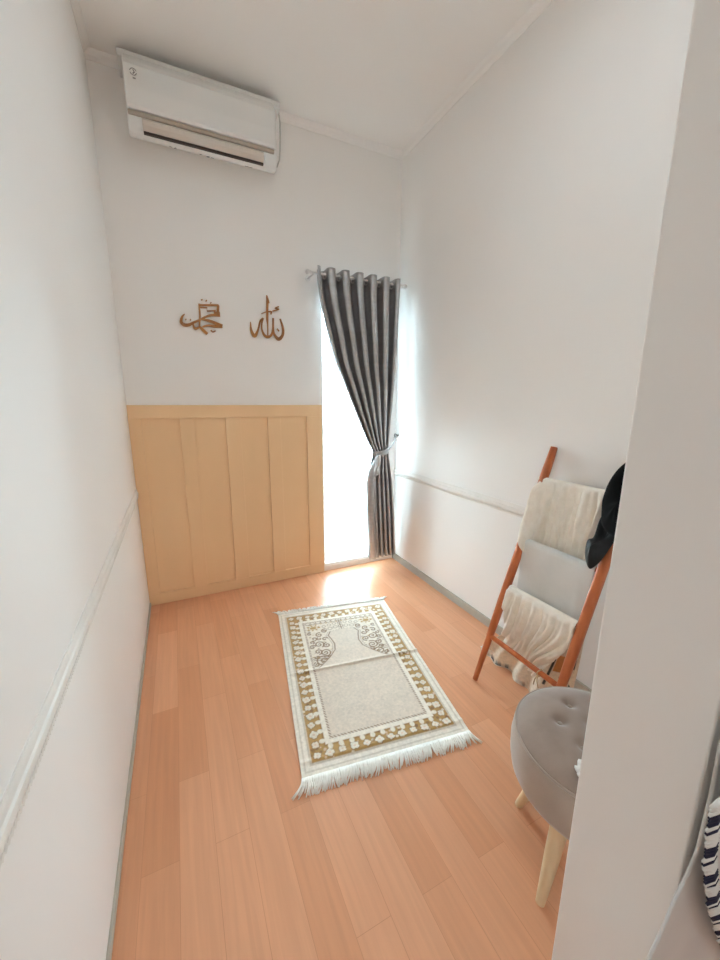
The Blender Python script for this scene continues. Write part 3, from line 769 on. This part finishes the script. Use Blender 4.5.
for ang, rt_, rf in ((190, .140, .203), (107, .095, .178), (16, .13, .2), (286, .13, .2)):
    a = math.radians(ang); c, s = math.cos(a), math.sin(a)
    MB().tube([(SX+rt_*c, SY+rt_*s, .2405), (SX+lerp(rt_, rf, .46)*c, SY+lerp(rt_, rf, .46)*s, .13), (SX+rf*c, SY+rf*s, .0)], [.023, .019, .0115], 20).build('leg', PALEW, stl, smooth=True, auto=50)
# folded white lace cloth lying on the stool
def lace(u, v):
    a = 2*PI*u; r = (.042+.004*math.sin(9*a))*v
    return (.838+r*math.cos(a)*.9, .440+r*math.sin(a)*.7, .4180+.012*(1-v)*(1+.5*math.sin(5*a))+.004*math.sin(9*a)*v)
lo = MB().grid(lace, 60, 10).build('folded_cloth', WHITET, smooth=True, solid=.004, origin=(.832, .442, .42)); tag(lo, 'small white frilled cloth lying on the seat of the round stool', 'cloth')

# ------------------------------------------------------------------ garment on the hall side of the entry wall
gm = thing('hanging_garment', (.58, .147, 1.14), 'pale grey garment with navy tassel trim hanging at the near right', 'garment')
def garm(u, v):
    z = lerp(1.13, .45, v)
    L = interp(z, [.45, .60, .690, .727, .754, .775, .805, .883, .949, 1.03, 1.13], [.395, .405, .4275, .449, .459, .476, .490, .490, .484, .50, .54])
    x = lerp(L, .86, u)
    y = .136-.003*math.sin(PI*u)-.006*math.sin(u*16+1)*u
    return (x, y, z)
MB().grid(garm, 90, 60).build('skirt', GARM, gm, smooth=True, solid=.003)
TZ, TX = [.48, .54, .624, .676, .746, .831, .914, .96, 1.10], [.70, .65, .586, .5525, .511, .471, .452, .458, .49]
def over(u, v):
    z = lerp(1.10, .48, v)
    L = interp(z, TZ, TX)
    return (lerp(L+.004, .84, u), .118-.004*math.sin(u*10)*u-.003*math.sin(PI*u), z)
MB().grid(over, 60, 50).build('over_layer', GARM, gm, smooth=True, solid=.003)
tw, tn = MB(), MB(); rr_ = random.Random(4)
for i in range(80):
    z = lerp(.915, .50, i/79); 
    x = interp(z, TZ, TX)
    (tn if (i % 9) in (3, 4, 5, 7) else tw).tube([(x+.003, .1175, z+.003), (x-.004, .118, z-.001), (x-.008-rr_.random()*.005, .121, z-.007)], [.0018, .0028, .0014], 6)
tw.build('tassel_trim', WHITET, gm, smooth=True); tn.build('tassel_trim', NAVY, gm, smooth=True)['label'] = 'navy tassels'
MB().tube([(.60, .146, 1.22), (.60, .120, 1.215), (.60, .112, 1.23)], .005, 8).tube([(.52, .112, 1.13), (.60, .114, 1.18), (.70, .112, 1.13)], .005, 8).tube([(.60, .114, 1.18), (.60, .112, 1.225)], .003, 8).build('hanger', CHROME, gm, smooth=True)

# ------------------------------------------------------------------ camera
f_px, pitch, yaw, roll = 379.07, .2055, .4473, .0046
fw = Vector((math.sin(yaw)*math.cos(pitch), math.cos(yaw)*math.cos(pitch), -math.sin(pitch)))
rt = Vector((math.cos(yaw), -math.sin(yaw), 0)); up = rt.cross(fw)
rt2 = rt*math.cos(roll)+up*math.sin(roll); up2 = rt2.cross(fw)
cd = bpy.data.cameras.new('camera'); co = bpy.data.objects.new('camera', cd); C.objects.link(co)
M = Matrix((rt2, up2, -fw)).transposed().to_4x4(); M.translation = Vector((0, 0, 1.3)); co.matrix_world = M
cd.sensor_fit = 'VERTICAL'; cd.sensor_height = 36; cd.lens = f_px/960*36; cd.clip_start = .01
S.camera = co

# ------------------------------------------------------------------ light
wd_ = bpy.data.worlds.new('sky'); S.world = wd_; wd_.use_nodes = True
bg = wd_.node_tree.nodes['Background']; bg.inputs[0].default_value = (.66, .88, .99, 1); bg.inputs[1].default_value = 44.0
def area(name, loc, rot, sx_, sy_, power, col_=(1, 1, 1), portal=False):
    ld = bpy.data.lights.new(name, 'AREA'); ld.shape = 'RECTANGLE'; ld.size = sx_; ld.size_y = sy_; ld.energy = power; ld.color = col_
    if portal: ld.cycles.is_portal = True
    o = bpy.data.objects.new(name, ld); C.objects.link(o); o.location = loc; o.rotation_euler = rot; return o
area('window_portal', ((WX0+WX1)/2, D+T+.03, (WZ0+WZ1)/2), (-PI/2, 0, 0), WX1-WX0, WZ1-WZ0, 1, portal=True)

lamp = thing('added_ceiling_fill', (.65, .88, H), 'added round white fill lamp on the ceiling over the room, out of view', 'lamp')  # added fill lamp, out of frame, to brighten floor and upper walls
MB().lathe([(.16, H-.002), (.165, H-.02), (.16, H-.035), (.15, H-.035)], (.65, .88, 0), 40).build('rim', WHITEP, lamp, smooth=True, auto=40)
area('added_ceiling_fill_light', (.65, .88, H-.04), (0, 0, 0), .28, .28, 3.2, (.80, .92, 1.0))
hl = thing('added_hall_fill', (.7, -1.1, H), 'added round white fill lamp on the hall ceiling, behind the camera', 'lamp')  # added fill lamp behind the camera, brightens the garment and wall end
MB().lathe([(.12, H-.002), (.125, H-.02), (.12, H-.035), (.11, H-.035)], (.7, -1.1, 0), 40).build('rim', WHITEP, hl, smooth=True, auto=40)
area('added_hall_fill_light', (.7, -1.1, H-.04), (0, 0, 0), .2, .2, 6.5, (.78, .94, 1.0))

S.view_settings.view_transform = 'Standard'; S.view_settings.look = 'None'; S.view_settings.gamma = 1; S.view_settings.use_curve_mapping = False
S.view_settings.exposure = 0.68
S.cycles.use_denoising = True
S.cycles.max_bounces = 16; S.cycles.diffuse_bounces = 10; S.cycles.transparent_max_bounces = 16; S.cycles.sample_clamp_indirect = 8
